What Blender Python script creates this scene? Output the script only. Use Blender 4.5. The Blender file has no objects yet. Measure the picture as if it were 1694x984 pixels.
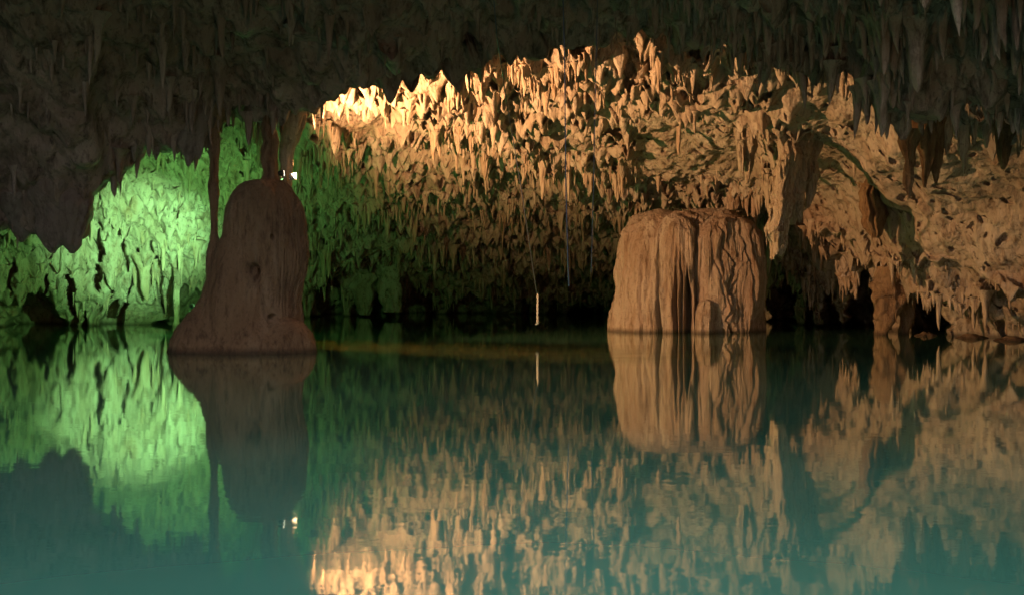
import bpy, math, random
import numpy as np
from mathutils import Vector

rng = np.random.default_rng(7)
random.seed(7)
C = bpy.context.scene
COL = C.collection

# ------------------------------------------------------------------ camera
F = 1600.0                     # focal length in photo pixels (photo 1694 wide)
CX, HY, CAMH = 847.0, 480.0, 1.2
cam_d = bpy.data.cameras.new('camera')
cam = bpy.data.objects.new('camera', cam_d)
COL.objects.link(cam)
cam.location = (0, 0, CAMH)
cam.rotation_euler = (math.radians(90), 0, 0)
cam_d.sensor_width = 36.0
cam_d.lens = 36.0 * F / 1694.0
cam_d.shift_y = -(492.0 - HY) / 1694.0
cam_d.clip_end = 300.0
C.camera = cam

# ------------------------------------------------------------------ world: dim daylight through a roof opening added to light the near water
w = bpy.data.worlds.new('World')
C.world = w
w.use_nodes = True
nt = w.node_tree
bg = nt.nodes['Background']
sky = nt.nodes.new('ShaderNodeTexSky')
sky.sky_type = 'NISHITA'
sky.sun_disc = False
sky.sun_elevation = math.radians(35)
sky.sun_rotation = math.radians(200)
nt.links.new(sky.outputs[0], bg.inputs[0])
bg.inputs[1].default_value = 0.15
C.view_settings.view_transform = 'Standard'
C.view_settings.look = 'None'
C.view_settings.exposure = 1.5
C.view_settings.gamma = 1.0
C.view_settings.use_curve_mapping = False
C.cycles.max_bounces = 5
C.cycles.diffuse_bounces = 3
C.cycles.glossy_bounces = 3
C.cycles.sample_clamp_indirect = 4.0
C.cycles.use_denoising = True


def at(px, py, d):
    return Vector(((px - CX) / F * d, d, CAMH + (HY - py) / F * d))


def lamp(name, kind, loc, energy, color, target=None, size=0.1, cone=90, blend=0.3):
    l = bpy.data.lights.new(name, kind)
    l.energy = energy
    l.color = color
    if kind == 'AREA':
        l.size = size
    else:
        l.shadow_soft_size = size
    if kind == 'SPOT':
        l.spot_size = math.radians(cone)
        l.spot_blend = blend
    o = bpy.data.objects.new(name, l)
    COL.objects.link(o)
    o.location = loc
    if target is not None:
        o.rotation_euler = (Vector(target) - Vector(loc)).to_track_quat('-Z', 'Y').to_euler()
    return o


LAMP = at(471, 287, 19.9)
WARM = (1.0, 0.56, 0.28)
GREEN = (0.27, 1.0, 0.27)
lamp('warm_spotlight', 'SPOT', LAMP + Vector((0.12, 0.06, 0.02)), 2750, WARM, target=LAMP + Vector((10.5, 9.3, 3.2)), size=0.022, cone=110, blend=0.55)
GL = at(328, 503, 24.6)
lamp('green_spotlight', 'SPOT', GL, 560, GREEN, target=at(215, 392, 31.5), size=0.08, cone=120, blend=1.0)
lamp('green_beam', 'SPOT', GL + Vector((0.05, 0.05, 0.05)), 3000, (0.36, 1.0, 0.48), target=at(228, 388, 31.5), size=0.08, cone=42, blend=1.0)
lamp('green_glow', 'POINT', GL + Vector((0.6, 0.3, 0.4)), 110, GREEN, size=0.08)
lamp('unseen_warm_lamp', 'POINT', (3.2, -2.0, 1.6), 220, (1.0, 0.60, 0.32), size=0.3)  # unseen lamp, added to give the stalagmite its dim brown light


# ------------------------------------------------------------------ numeric helpers
def h3(ix, iy, iz, seed=0):
    x = (ix.astype(np.int64) * 374761393 + iy.astype(np.int64) * 668265263 + iz.astype(np.int64) * 2147483647 + seed * 974634777) & 0xffffffff
    x = (x ^ (x >> 13)) * 1274126177 & 0xffffffff
    x = (x ^ (x >> 16)) * 2246822519 & 0xffffffff
    x = x ^ (x >> 15)
    return (x & 0xffffff).astype(np.float64) / 16777215.0


def vnoise(x, y, z, seed=0):
    ix, iy, iz = np.floor(x), np.floor(y), np.floor(z)
    fx, fy, fz = x - ix, y - iy, z - iz
    ix, iy, iz = ix.astype(np.int64), iy.astype(np.int64), iz.astype(np.int64)
    ux, uy, uz = [f * f * f * (f * (f * 6 - 15) + 10) for f in (fx, fy, fz)]
    r = 0
    for a in (0, 1):
        for b in (0, 1):
            for c in (0, 1):
                wgt = (ux if a else 1 - ux) * (uy if b else 1 - uy) * (uz if c else 1 - uz)
                r = r + wgt * h3(ix + a, iy + b, iz + c, seed)
    return r * 2 - 1


def fbm(x, y, z, octv=4, seed=0, gain=0.5):
    r, a, n = 0, 1.0, 0
    for k in range(octv):
        r = r + a * vnoise(x * 2 ** k + 13.7 * k, y * 2 ** k + 7.1 * k, z * 2 ** k - 3.3 * k, seed + k)
        n += a
        a *= gain
    return r / n


def worley(x, y, seed=0):
    ix, iy = np.floor(x).astype(np.int64), np.floor(y).astype(np.int64)
    best = np.full(x.shape, 9.0)
    bid = np.zeros(x.shape)
    z0 = np.zeros_like(ix)
    for a in (-1, 0, 1):
        for b in (-1, 0, 1):
            jx = ix + a + h3(ix + a, iy + b, z0, seed)
            jy = iy + b + h3(ix + a, iy + b, z0 + 1, seed)
            d = np.hypot(x - jx, y - jy)
            m = d < best
            best = np.where(m, d, best)
            bid = np.where(m, h3(ix + a, iy + b, z0 + 2, seed), bid)
    return best, bid


def sstep(a, b, x):
    t = np.clip((x - a) / (b - a), 0, 1)
    return t * t * (3 - 2 * t)


def smooth_axis(A, n, axis):
    k = np.hanning(2 * n + 3)[1:-1]
    k /= k.sum()
    pad = [(0, 0)] * A.ndim
    pad[axis] = (n, n)
    B = np.pad(A, pad, mode='edge')
    out = np.zeros_like(A)
    L = A.shape[axis]
    for i, wgt in enumerate(k):
        sl = [slice(None)] * A.ndim
        sl[axis] = slice(i, i + L)
        out += wgt * B[tuple(sl)]
    return out


def mesh_from(name, V, Q, mat=None, parent=None, smooth=True, link=True):
    me = bpy.data.meshes.new(name)
    V = np.asarray(V, dtype=np.float32).reshape(-1, 3)
    Q = np.asarray(Q, dtype=np.int32)
    k = Q.shape[1]
    me.vertices.add(len(V))
    me.vertices.foreach_set('co', V.ravel())
    me.loops.add(Q.size)
    me.loops.foreach_set('vertex_index', Q.ravel())
    me.polygons.add(len(Q))
    me.polygons.foreach_set('loop_start', np.arange(0, Q.size, k, dtype=np.int32))
    me.polygons.foreach_set('loop_total', np.full(len(Q), k, dtype=np.int32))
    me.polygons.foreach_set('use_smooth', np.full(len(Q), smooth, dtype=bool))
    me.update(calc_edges=True)
    me.validate()
    if mat is not None:
        me.materials.append(mat)
    if not link:
        return me
    o = bpy.data.objects.new(name, me)
    COL.objects.link(o)
    if parent is not None:
        o.parent = parent
    return o


def grid_quads(nr, nc, wrap=False):
    r = np.arange(nr - 1)[:, None]
    c = np.arange(nc if wrap else nc - 1)[None, :]
    c1 = (c + 1) % nc
    a = r * nc + c
    b = r * nc + c1
    return np.stack([a, b, b + nc, a + nc], -1).reshape(-1, 4)


def grid_normals(P):
    du = np.gradient(P, axis=1)
    dv = np.gradient(P, axis=0)
    n = np.cross(du, dv)
    n /= np.linalg.norm(n, axis=-1, keepdims=True) + 1e-9
    return n


def tag(o, label=None, cat=None, group=None, kind=None):
    if label: o['label'] = label
    if cat: o['category'] = cat
    if group: o['group'] = group
    if kind: o['kind'] = kind
    return o


def empty(name, loc, label, cat, group=None):
    o = bpy.data.objects.new(name, None)
    COL.objects.link(o)
    o.location = loc
    o.empty_display_size = 0.1
    return tag(o, label, cat, group)


# ------------------------------------------------------------------ materials
def rock(name, light, mid, dark, stain=None, pit=0.5, bump=0.6, vstretch=0.3, scale=1.0, rough=0.75, spec=0.25, rust=0.35):
    m = bpy.data.materials.new(name)
    m.use_nodes = True
    n = m.node_tree.nodes
    L = m.node_tree.links
    p = n['Principled BSDF']
    p.inputs['Roughness'].default_value = rough
    p.inputs['Specular IOR Level'].default_value = spec
    geo = n.new('ShaderNodeNewGeometry')
    mp = n.new('ShaderNodeMapping')
    mp.inputs['Scale'].default_value = (scale, scale, scale * vstretch)
    L.new(geo.outputs['Position'], mp.inputs['Vector'])

    def noise(s, det=6, r=0.6, src=mp):
        t = n.new('ShaderNodeTexNoise')
        t.inputs['Scale'].default_value = s
        t.inputs['Detail'].default_value = det
        t.inputs['Roughness'].default_value = r
        L.new(src.outputs[0], t.inputs['Vector'])
        return t

    def ramp(src, a, b, ca=(0, 0, 0, 1), cb=(1, 1, 1, 1)):
        r = n.new('ShaderNodeValToRGB')
        r.color_ramp.elements[0].position = a
        r.color_ramp.elements[1].position = b
        r.color_ramp.elements[0].color = ca
        r.color_ramp.elements[1].color = cb
        L.new(src, r.inputs[0])
        return r

    def mix(fac, a, b):
        x = n.new('ShaderNodeMix')
        x.data_type = 'RGBA'
        L.new(fac, x.inputs[0])
        for k, v in ((6, a), (7, b)):
            if isinstance(v, tuple):
                x.inputs[k].default_value = (*v, 1)
            else:
                L.new(v, x.inputs[k])
        return x.outputs[2]

    n1 = noise(1.1)
    n2 = noise(4.2, 8, 0.7)
    c = mix(ramp(n1.outputs['Fac'], 0.38, 0.62).outputs[0], mid, light)
    c = mix(ramp(n2.outputs['Fac'], 0.50, 0.66).outputs[0], c, dark)
    if stain:
        n3 = noise(0.55, 5, 0.7)
        st = ramp(n3.outputs['Fac'], 0.52, 0.68)
        st.color_ramp.elements[1].color = (rust * 2, rust * 2, rust * 2, 1)
        c = mix(st.outputs[0], c, stain)
    mp2 = n.new('ShaderNodeMapping')
    mp2.inputs['Scale'].default_value = (scale, scale, scale * 0.75)
    L.new(geo.outputs['Position'], mp2.inputs['Vector'])
    n4 = noise(9.0, 5, 0.65, mp2)
    pr = ramp(n4.outputs['Fac'], 0.57, 0.66)
    pr.color_ramp.elements[1].color = (pit, pit, pit, 1)
    c = mix(pr.outputs[0], c, tuple(v * 0.45 for v in dark))
    # dark wet stain just above the water line
    sx = n.new('ShaderNodeSeparateXYZ')
    L.new(geo.outputs['Position'], sx.inputs[0])
    wn = n.new('ShaderNodeMath'); wn.operation = 'MULTIPLY_ADD'
    L.new(n1.outputs['Fac'], wn.inputs[0]); wn.inputs[1].default_value = -0.16
    L.new(sx.outputs['Z'], wn.inputs[2])
    wr = n.new('ShaderNodeMapRange')
    wr.inputs['From Min'].default_value = -0.06; wr.inputs['From Max'].default_value = 0.06
    wr.inputs['To Min'].default_value = 0.75; wr.inputs['To Max'].default_value = 0.0
    L.new(wn.outputs[0], wr.inputs['Value'])
    c = mix(wr.outputs[0], c, tuple(v * 0.3 for v in dark))
    L.new(c, p.inputs['Base Color'])
    n5 = noise(14.0, 8, 0.7)
    ma = n.new('ShaderNodeMath')
    ma.operation = 'MULTIPLY_ADD'
    L.new(n4.outputs['Fac'], ma.inputs[0])
    ma.inputs[1].default_value = -1.2
    L.new(n5.outputs['Fac'], ma.inputs[2])
    mb = n.new('ShaderNodeMath')
    mb.operation = 'MULTIPLY_ADD'
    L.new(n2.outputs['Fac'], mb.inputs[0])
    mb.inputs[1].default_value = 1.5
    L.new(ma.outputs[0], mb.inputs[2])
    b = n.new('ShaderNodeBump')
    b.inputs['Strength'].default_value = bump
    b.inputs['Distance'].default_value = 0.09
    L.new(mb.outputs[0], b.inputs['Height'])
    L.new(b.outputs[0], p.inputs['Normal'])
    return m


M_WALL = rock('limestone_wall', (0.48, 0.38, 0.27), (0.34, 0.245, 0.155), (0.18, 0.115, 0.07), stain=(0.22, 0.11, 0.045), pit=0.75, bump=0.8)
M_DRIP = rock('dripstone', (0.50, 0.38, 0.26), (0.35, 0.235, 0.14), (0.22, 0.14, 0.075), stain=(0.27, 0.13, 0.05), pit=0.35, bump=0.6, vstretch=0.16, scale=1.6)
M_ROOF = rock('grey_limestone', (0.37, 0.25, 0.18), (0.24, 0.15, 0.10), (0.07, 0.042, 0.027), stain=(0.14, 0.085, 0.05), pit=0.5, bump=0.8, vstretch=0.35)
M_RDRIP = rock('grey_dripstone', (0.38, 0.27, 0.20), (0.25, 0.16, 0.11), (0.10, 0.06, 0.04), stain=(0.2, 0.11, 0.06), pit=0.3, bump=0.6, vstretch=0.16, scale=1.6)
M_FLOW = rock('orange_flowstone', (0.43, 0.33, 0.235), (0.29, 0.185, 0.115), (0.16, 0.088, 0.045), stain=(0.22, 0.10, 0.045), pit=0.3, bump=0.9, vstretch=0.16, scale=1.7, rust=0.32)
M_STAL = rock('brown_flowstone', (0.32, 0.185, 0.095), (0.25, 0.14, 0.07), (0.13, 0.07, 0.035), stain=(0.34, 0.23, 0.14), pit=0.3, bump=0.9, vstretch=0.25, scale=1.8)
M_BROWN = rock('brown_grey_limestone', (0.27, 0.20, 0.15), (0.21, 0.145, 0.10), (0.12, 0.08, 0.055), stain=(0.16, 0.085, 0.05), pit=0.4, bump=0.7, vstretch=0.25, scale=1.3)
M_DFLOW = rock('dark_flowstone', (0.30, 0.19, 0.10), (0.23, 0.13, 0.065), (0.14, 0.075, 0.035), stain=(0.2, 0.09, 0.035), pit=0.4, bump=0.8, vstretch=0.2, scale=1.6)
M_DRIP2 = rock('fluted_dripstone', (0.58, 0.46, 0.31), (0.46, 0.33, 0.20), (0.27, 0.165, 0.085), stain=(0.32, 0.17, 0.07), pit=0.4, bump=1.0, vstretch=0.13, scale=2.2, rust=0.25)
M_RUST = rock('rusty_dripstone', (0.30, 0.18, 0.085), (0.22, 0.115, 0.05), (0.14, 0.06, 0.02), stain=(0.3, 0.2, 0.1), pit=0.4, bump=0.8, vstretch=0.25, scale=1.8)


def flat(name, col, rough=0.5, metal=0.0, emit=None, es=0):
    m = bpy.data.materials.new(name)
    m.use_nodes = True
    n = m.node_tree.nodes
    p = n['Principled BSDF']
    tx = n.new('ShaderNodeTexNoise')
    tx.inputs['Scale'].default_value = 30
    r = n.new('ShaderNodeValToRGB')
    r.color_ramp.elements[0].color = (*[c * 0.7 for c in col], 1)
    r.color_ramp.elements[1].color = (*col, 1)
    m.node_tree.links.new(tx.outputs[0], r.inputs[0])
    m.node_tree.links.new(r.outputs[0], p.inputs['Base Color'])
    p.inputs['Roughness'].default_value = rough
    p.inputs['Metallic'].default_value = metal
    if emit:
        p.inputs['Emission Color'].default_value = (*emit, 1)
        p.inputs['Emission Strength'].default_value = es
    return m


def water_mat():
    m = bpy.data.materials.new('turquoise_water')
    m.use_nodes = True
    n = m.node_tree.nodes
    L = m.node_tree.links
    n.clear()
    out = n.new('ShaderNodeOutputMaterial')
    mixs = n.new('ShaderNodeMixShader')
    dif = n.new('ShaderNodeBsdfDiffuse')
    glo = n.new('ShaderNodeBsdfGlossy')
    glo.inputs['Roughness'].default_value = 0.035
    glo.inputs['Color'].default_value = (0.88, 0.92, 0.88, 1)
    fr = n.new('ShaderNodeFresnel')
    fr.inputs['IOR'].default_value = 1.42
    geo = n.new('ShaderNodeNewGeometry')
    # cloudy patches in the milky water
    t = n.new('ShaderNodeTexNoise')
    t.inputs['Scale'].default_value = 0.35
    t.inputs['Detail'].default_value = 4
    L.new(geo.outputs['Position'], t.inputs['Vector'])
    r = n.new('ShaderNodeValToRGB')
    r.color_ramp.elements[0].position = 0.35
    r.color_ramp.elements[1].position = 0.7
    r.color_ramp.elements[0].color = (0.12, 0.38, 0.20, 1)
    r.color_ramp.elements[1].color = (0.17, 0.47, 0.255, 1)
    L.new(t.outputs[0], r.inputs[0])
    L.new(r.outputs[0], dif.inputs['Color'])
    # faint ripples
    mp = n.new('ShaderNodeMapping')
    mp.inputs['Scale'].default_value = (1.0, 1.6, 1)
    L.new(geo.outputs['Position'], mp.inputs['Vector'])
    rp = n.new('ShaderNodeTexNoise')
    rp.inputs['Scale'].default_value = 3.2
    rp.inputs['Detail'].default_value = 3
    L.new(mp.outputs[0], rp.inputs['Vector'])
    b = n.new('ShaderNodeBump')
    b.inputs['Strength'].default_value = 0.06
    b.inputs['Distance'].default_value = 0.012
    L.new(rp.outputs[0], b.inputs['Height'])
    L.new(b.outputs[0], glo.inputs['Normal'])
    fc = n.new('ShaderNodeValToRGB')
    cr = fc.color_ramp
    cr.elements[0].position = 0.0; cr.elements[0].color = (0.02, 0.02, 0.02, 1)
    cr.elements[1].position = 1.0; cr.elements[1].color = (0.985, 0.985, 0.985, 1)
    for p_, v_ in ((0.19, 0.33), (0.30, 0.64), (0.45, 0.90), (0.68, 0.96)):
        e_ = cr.elements.new(p_); e_.color = (v_, v_, v_, 1)
    L.new(fr.outputs[0], fc.inputs[0])
    L.new(fc.outputs[0], mixs.inputs[0])
    L.new(dif.outputs[0], mixs.inputs[1])
    L.new(glo.outputs[0], mixs.inputs[2])
    L.new(mixs.outputs[0], out.inputs[0])
    return m


M_WATER = water_mat()
M_CABLE = flat('dark_cable', (0.06, 0.06, 0.08), 0.35)
M_BLUE = flat('blue_grey_cable', (0.06, 0.075, 0.12), 0.3)
M_CHAIN = flat('galvanised_chain', (0.5, 0.44, 0.36), 0.4, 0.3)
M_BLACK = flat('black_housing', (0.02, 0.02, 0.02), 0.4)
M_STEEL = flat('bare_steel', (0.55, 0.5, 0.45), 0.3, 0.8)
M_LENS = flat('lamp_lens', (0.9, 0.85, 0.7), 0.2, 0, (1.0, 0.86, 0.6), 5)
M_GLENS = flat('green_lamp_lens', (0.6, 0.9, 0.7), 0.2, 0, (0.5, 1.0, 0.7), 8)

# ------------------------------------------------------------------ water
wx = np.array([[-32, -12, 0], [34, -12, 0], [34, 60, 0], [-32, 60, 0]], float)
water = mesh_from('water', wx, [[0, 1, 2, 3]], M_WATER, smooth=False)
tag(water, kind='structure')

# streak of warm lamplight on the water, painted as a thin ochre film
mf = bpy.data.materials.new('ochre_lamp_streak')
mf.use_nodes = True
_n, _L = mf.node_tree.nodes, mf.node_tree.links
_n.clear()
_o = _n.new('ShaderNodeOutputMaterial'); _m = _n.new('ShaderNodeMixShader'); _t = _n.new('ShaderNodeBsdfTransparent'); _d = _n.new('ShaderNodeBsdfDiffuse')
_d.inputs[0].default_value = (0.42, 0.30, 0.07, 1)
_a = _n.new('ShaderNodeAttribute'); _a.attribute_name = 'streak_fade'
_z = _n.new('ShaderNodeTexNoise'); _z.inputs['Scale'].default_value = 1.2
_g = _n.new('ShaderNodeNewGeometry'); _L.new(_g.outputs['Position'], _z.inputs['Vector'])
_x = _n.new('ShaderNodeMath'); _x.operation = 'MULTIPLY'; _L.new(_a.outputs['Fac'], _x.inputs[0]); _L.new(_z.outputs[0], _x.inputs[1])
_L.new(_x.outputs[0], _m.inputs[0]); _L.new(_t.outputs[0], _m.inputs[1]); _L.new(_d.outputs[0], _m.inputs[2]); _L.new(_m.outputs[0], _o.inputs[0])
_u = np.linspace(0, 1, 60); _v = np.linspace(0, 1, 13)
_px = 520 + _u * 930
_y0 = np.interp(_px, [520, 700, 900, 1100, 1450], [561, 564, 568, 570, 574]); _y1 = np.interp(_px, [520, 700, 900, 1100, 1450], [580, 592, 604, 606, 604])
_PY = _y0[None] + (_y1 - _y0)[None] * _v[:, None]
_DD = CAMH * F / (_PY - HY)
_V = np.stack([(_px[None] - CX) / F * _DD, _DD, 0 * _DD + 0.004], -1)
light_streak = mesh_from('painted_lamp_streak', _V, grid_quads(13, 60), mf)
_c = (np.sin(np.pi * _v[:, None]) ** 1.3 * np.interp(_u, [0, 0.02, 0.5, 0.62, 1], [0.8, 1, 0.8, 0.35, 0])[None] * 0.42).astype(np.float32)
light_streak.data.attributes.new('streak_fade', 'FLOAT', 'POINT').data.foreach_set('value', _c.ravel())
tag(light_streak, 'painted streak of warm lamplight on the water between stalagmite and flowstone block', 'light_streak', kind='stuff')

# ------------------------------------------------------------------ far ceiling and wall of the chamber
COLS = {
    -420: [(548, 27), (450, 27), (350, 26.5), (250, 24), (150, 21.5), (50, 19.5), (-80, 18.5)],
    0: [(541, 31.5), (470, 31), (400, 30), (300, 28), (200, 25), (100, 22), (-60, 19.5)],
    150: [(541, 32), (450, 32), (380, 31.5), (300, 30), (220, 28), (120, 23), (-60, 19.5)],
    300: [(535, 35), (480, 34), (400, 32), (300, 30), (220, 28), (180, 26), (100, 22), (-60, 19.5)],
    420: [(530, 40), (450, 36), (350, 32), (250, 29), (190, 27), (100, 22.5), (-60, 20)],
    520: [(522, 46), (450, 40), (350, 34.5), (280, 30), (230, 27), (185, 23.8), (120, 22), (-60, 20)],
    640: [(518, 49), (440, 43), (350, 36), (280, 31), (220, 27), (170, 24), (100, 21.8), (-60, 20)],
    760: [(518, 50), (430, 43), (350, 36.5), (300, 32), (250, 28.5), (180, 24.5), (110, 22), (-60, 20)],
    1000: [(518, 49), (430, 42), (350, 36), (300, 31.5), (250, 28), (180, 24.5), (100, 21.8), (-60, 20)],
    1120: [(522, 43), (430, 38), (350, 33.5), (290, 29), (240, 26), (180, 23.5), (100, 21.5), (-60, 20)],
    1250: [(530, 38), (440, 36), (350, 31.5), (290, 28), (240, 25.5), (180, 23.2), (100, 21), (-60, 19.5)],
    1400: [(546, 31), (470, 30), (400, 28.5), (330, 26.5), (250, 24), (180, 22), (100, 20.3), (-60, 19)],
    1550: [(556, 26), (500, 25.5), (430, 24.5), (350, 23), (250, 21.3), (170, 19.8), (80, 19), (-60, 18)],
    1700: [(562, 23.5), (500, 23), (420, 21.8), (300, 20), (200, 18.6), (100, 17.8), (-60, 17)],
    2060: [(580, 19), (500, 18.6), (400, 18), (300, 17.2), (200, 16.6), (100, 16), (-60, 15.5)],
}


def build_sheet(cols, NC, NR, x0, x1, smc=18, smr=10, xs=None):
    keys = sorted(cols)
    S = 64
    tab = []
    for k in keys:
        pts = np.array(cols[k], float)
        # add a row under the water line
        seg = np.concatenate([[0], np.cumsum(np.hypot(np.diff(pts[:, 0]), 8 * np.diff(pts[:, 1])))])
        s = np.linspace(0, seg[-1], S)
        tab.append(np.stack([np.interp(s, seg, pts[:, 0]), np.interp(s, seg, pts[:, 1])], -1))
    tab = np.array(tab)                     # K,S,2
    px = np.linspace(x0, x1, NC) if xs is None else xs
    T = np.zeros((S, NC, 2))
    for i in range(S):
        for j in range(2):
            T[i, :, j] = np.interp(px, keys, tab[:, i, j])
    T = smooth_axis(T, smc, 1)
    r = np.linspace(0, S - 1, NR)
    i0 = np.clip(np.floor(r).astype(int), 0, S - 2)
    f = (r - i0)[:, None, None]
    G = T[i0] * (1 - f) + T[i0 + 1] * f
    G = smooth_axis(G, smr, 0)
    PX = np.broadcast_to(px, (NR, NC)).copy()
    return PX, G[..., 0], G[..., 1]


def world(PX, PY, D):
    return np.stack([(PX - CX) / F * D, D, CAMH + (HY - PY) / F * D], -1)


for k in COLS:                                    # run each column on below the water
    py, d = COLS[k][0]
    COLS[k] = [(py + 0.75 * F / d, d)] + COLS[k]
NC, NR = 1500, 860
PX, PY, D = build_sheet(COLS, NC, NR, -380, 2040)
P = world(PX, PY, D)
N = -grid_normals(P)
# make the normal face the camera
vd = P - np.array([0, 0, CAMH])
vd /= np.linalg.norm(vd, axis=-1, keepdims=True)
flip = np.sign((N * vd).sum(-1, keepdims=True))
N = -N * flip
X, Y, Z = P[..., 0], P[..., 1], P[..., 2]


def boxmask(x0, x1, y0, y1, s=30):
    return sstep(x0 - s, x0 + s, PX) * (1 - sstep(x1 - s, x1 + s, PX)) * sstep(y0 - s, y0 + s, PY) * (1 - sstep(y1 - s, y1 + s, PY))


green_m = 1 - sstep(350, 400, PX)
# the bare pitted slope on the right and the pale shelf left of it
slope_top = 150 + (PX - 1330) * 0.28
slope_bot = 350 + (PX - 1330) * 0.27
bare = sstep(1290, 1350, PX) * sstep(slope_top - 30, slope_top, PY) * (1 - sstep(slope_bot - 8, slope_bot + 14, PY))
bn = 14 * vnoise(PX / 40, PY / 25, PX * 0, 203)
bare = np.maximum(bare, boxmask(1050, 1262, 190 , 288, 18) * (PY + bn > 185))
bare = np.maximum(bare, 0.8 * boxmask(850, 990, 138, 178, 14) * sstep(-0.2, 0.2, vnoise(PX / 18, PY / 12, PX * 0, 205)))
bare = np.maximum(bare, 0.8 * sstep(0.25, 0.45, fbm(X * 0.55, Y * 0.55, Z * 0.55, 2, 207)))
bare = np.maximum(bare, boxmask(1500, 1640, 470, 600, 14) * (PY > 455 + (PX - 1500) * 0.5))
hfz = 0.35
big = fbm(X * 0.35, Y * 0.35, Z * 0.45, 3, 1)
med = fbm(X * 1.1, Y * 1.1, Z * 0.6, 4, 5)
fin = fbm(X * 3.6, Y * 3.6, Z * 1.6, 4, 9)
vert = fbm(X * 2.4, Y * 2.4, Z * 0.35, 3, 14)
# ledges
lv = Z * 0.95 + 0.9 * fbm(X * 0.3, Y * 0.3, Z * 0, 3, 21) + 0.35 * vnoise(X * 1.4, Y * 1.4, Z * 0, 25)
saw = lv - np.floor(lv)
ledge = (1 - saw) * sstep(0.0, 0.10, saw)
ledge_a = 0.85 * (1 - bare) * (1 - 0.75 * green_m) * sstep(0.1, 1.0, Z)
f1, i1 = worley(X * 2.6, Y * 2.6, 3)
f2, i2 = worley(X * 4.6 + 5, Y * 4.6, 8)
sp = np.clip(1 - f1 * 1.5, 0, 1) ** 1.3 * (0.25 + i1) * 0.55 + np.clip(1 - f2 * 1.5, 0, 1) * i2 * 0.24
P2 = P + N * (0.75 * big + 0.32 * med * (1 - 0.25 * bare) + 0.10 * fin + 0.16 * vert * (1 - bare))[..., None]
hd = vd.copy()
hd[..., 2] = 0
hd /= np.linalg.norm(hd, axis=-1, keepdims=True)
P2 -= hd * (ledge * ledge_a)[..., None]
# elongated voids
v1 = fbm(X * 1.9, Y * 1.9, Z * 0.75, 3, 31)
void = sstep(0.30, 0.40, v1) * (1 - bare)
v2 = fbm(X * 5.2, Y * 5.2, Z * 1.7, 2, 37)
void2 = sstep(0.40, 0.50, v2)
P2 += vd * (0.55 * void * (1 - 0.7 * green_m) + 0.16 * void2)[..., None]
# dark openings along the water line and cracks
HOLES = [(58, 40, 470, 3.0), (140, 6, 512, 1.5), (118, 6, 455, 1.2), (193, 10, 492, 1.8), (208, 6, 486, 1.8), (312, 40, 468, 4.0),
         (165, 5, 370, 0.8), (545, 24, 440, 3.5), (497, 7, 490, 2), (622, 20, 470, 3.5), (690, 30, 470, 2.5), (780, 40, 475, 2.5), (868, 7, 480, 2.5), (918, 12, 492, 3),
         (960, 24, 496, 3.5), (992, 8, 498, 2.5), (1300, 26, 425, 4), (1357, 14, 470, 3), (1386, 9, 455, 3), (1424, 22, 440, 3.5), (1538, 34, 483, 4.0)]
wl = np.array([np.interp(PX[0], sorted(COLS), [COLS[k][1][0] for k in sorted(COLS)])])
hole = np.zeros_like(PX)
jx = 7 * fbm(X * 1.3, Y * 0 + 3, Z * 3.2, 3, 41)
for (hx, hw, ap, dep) in HOLES:
    t = np.clip((PY - ap) / np.maximum(wl - ap, 1), 0, 1.6)
    hwid = hw * np.minimum(t, 1) ** 0.6 * (1 + 0.35 * vnoise(PY * 0.08, PX * 0, PX * 0, 77))
    xx = np.abs(PX + jx - hx)
    mk = (1 - sstep(hwid * 0.8 - 1, hwid * 1.05 + 1, xx)) * (t > 0)
    if hx == 165:
        mk *= PY < 425
    hole = np.maximum(hole, mk * dep)
for (hx, y0_, y1_, hw, dep) in [(167, 368, 426, 5, 1.2), (157, 424, 478, 5, 1.1), (208, 392, 446, 2.6, 1), (228, 406, 434, 3.2, 1), (254, 394, 452, 3.2, 1.1), (240, 430, 462, 2.6, 1),
                           (116, 440, 512, 6, 1.5), (268, 440, 520, 3, 1.2), (218, 446, 480, 4, 1), (75, 440, 480, 3.5, 1.2), (20, 420, 470, 3, 1), (178, 455, 500, 2.5, 0.8), (292, 330, 352, 2, 0.6), (150, 340, 360, 3, 0.8)]:
    xx = np.abs(PX + 1.2 * jx + 5 * np.sin(PY / 9.0 + hx) * 0.5 - hx)
    prof_ = np.clip(1 - ((PY - (y0_ + y1_) / 2) / ((y1_ - y0_) / 2)) ** 2, 0, 1) ** 0.5
    hole = np.maximum(hole, dep * (prof_ > 0) * (1 - sstep(hw * prof_ * 0.7, hw * prof_ + 1.2, xx)))
P2 += hd * hole[..., None]
P2[..., 2] -= sp * (1 - 0.8 * bare) * sstep(0.2, 1.2, P2[..., 2]) * 0.8
wall = mesh_from('cave_wall', P2, grid_quads(NR, NC), M_WALL)
tag(wall, kind='structure')
WALLP, WPX, WPY, WBARE, WHOLE, WSAW = P2, PX, PY, bare, hole, saw

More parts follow.
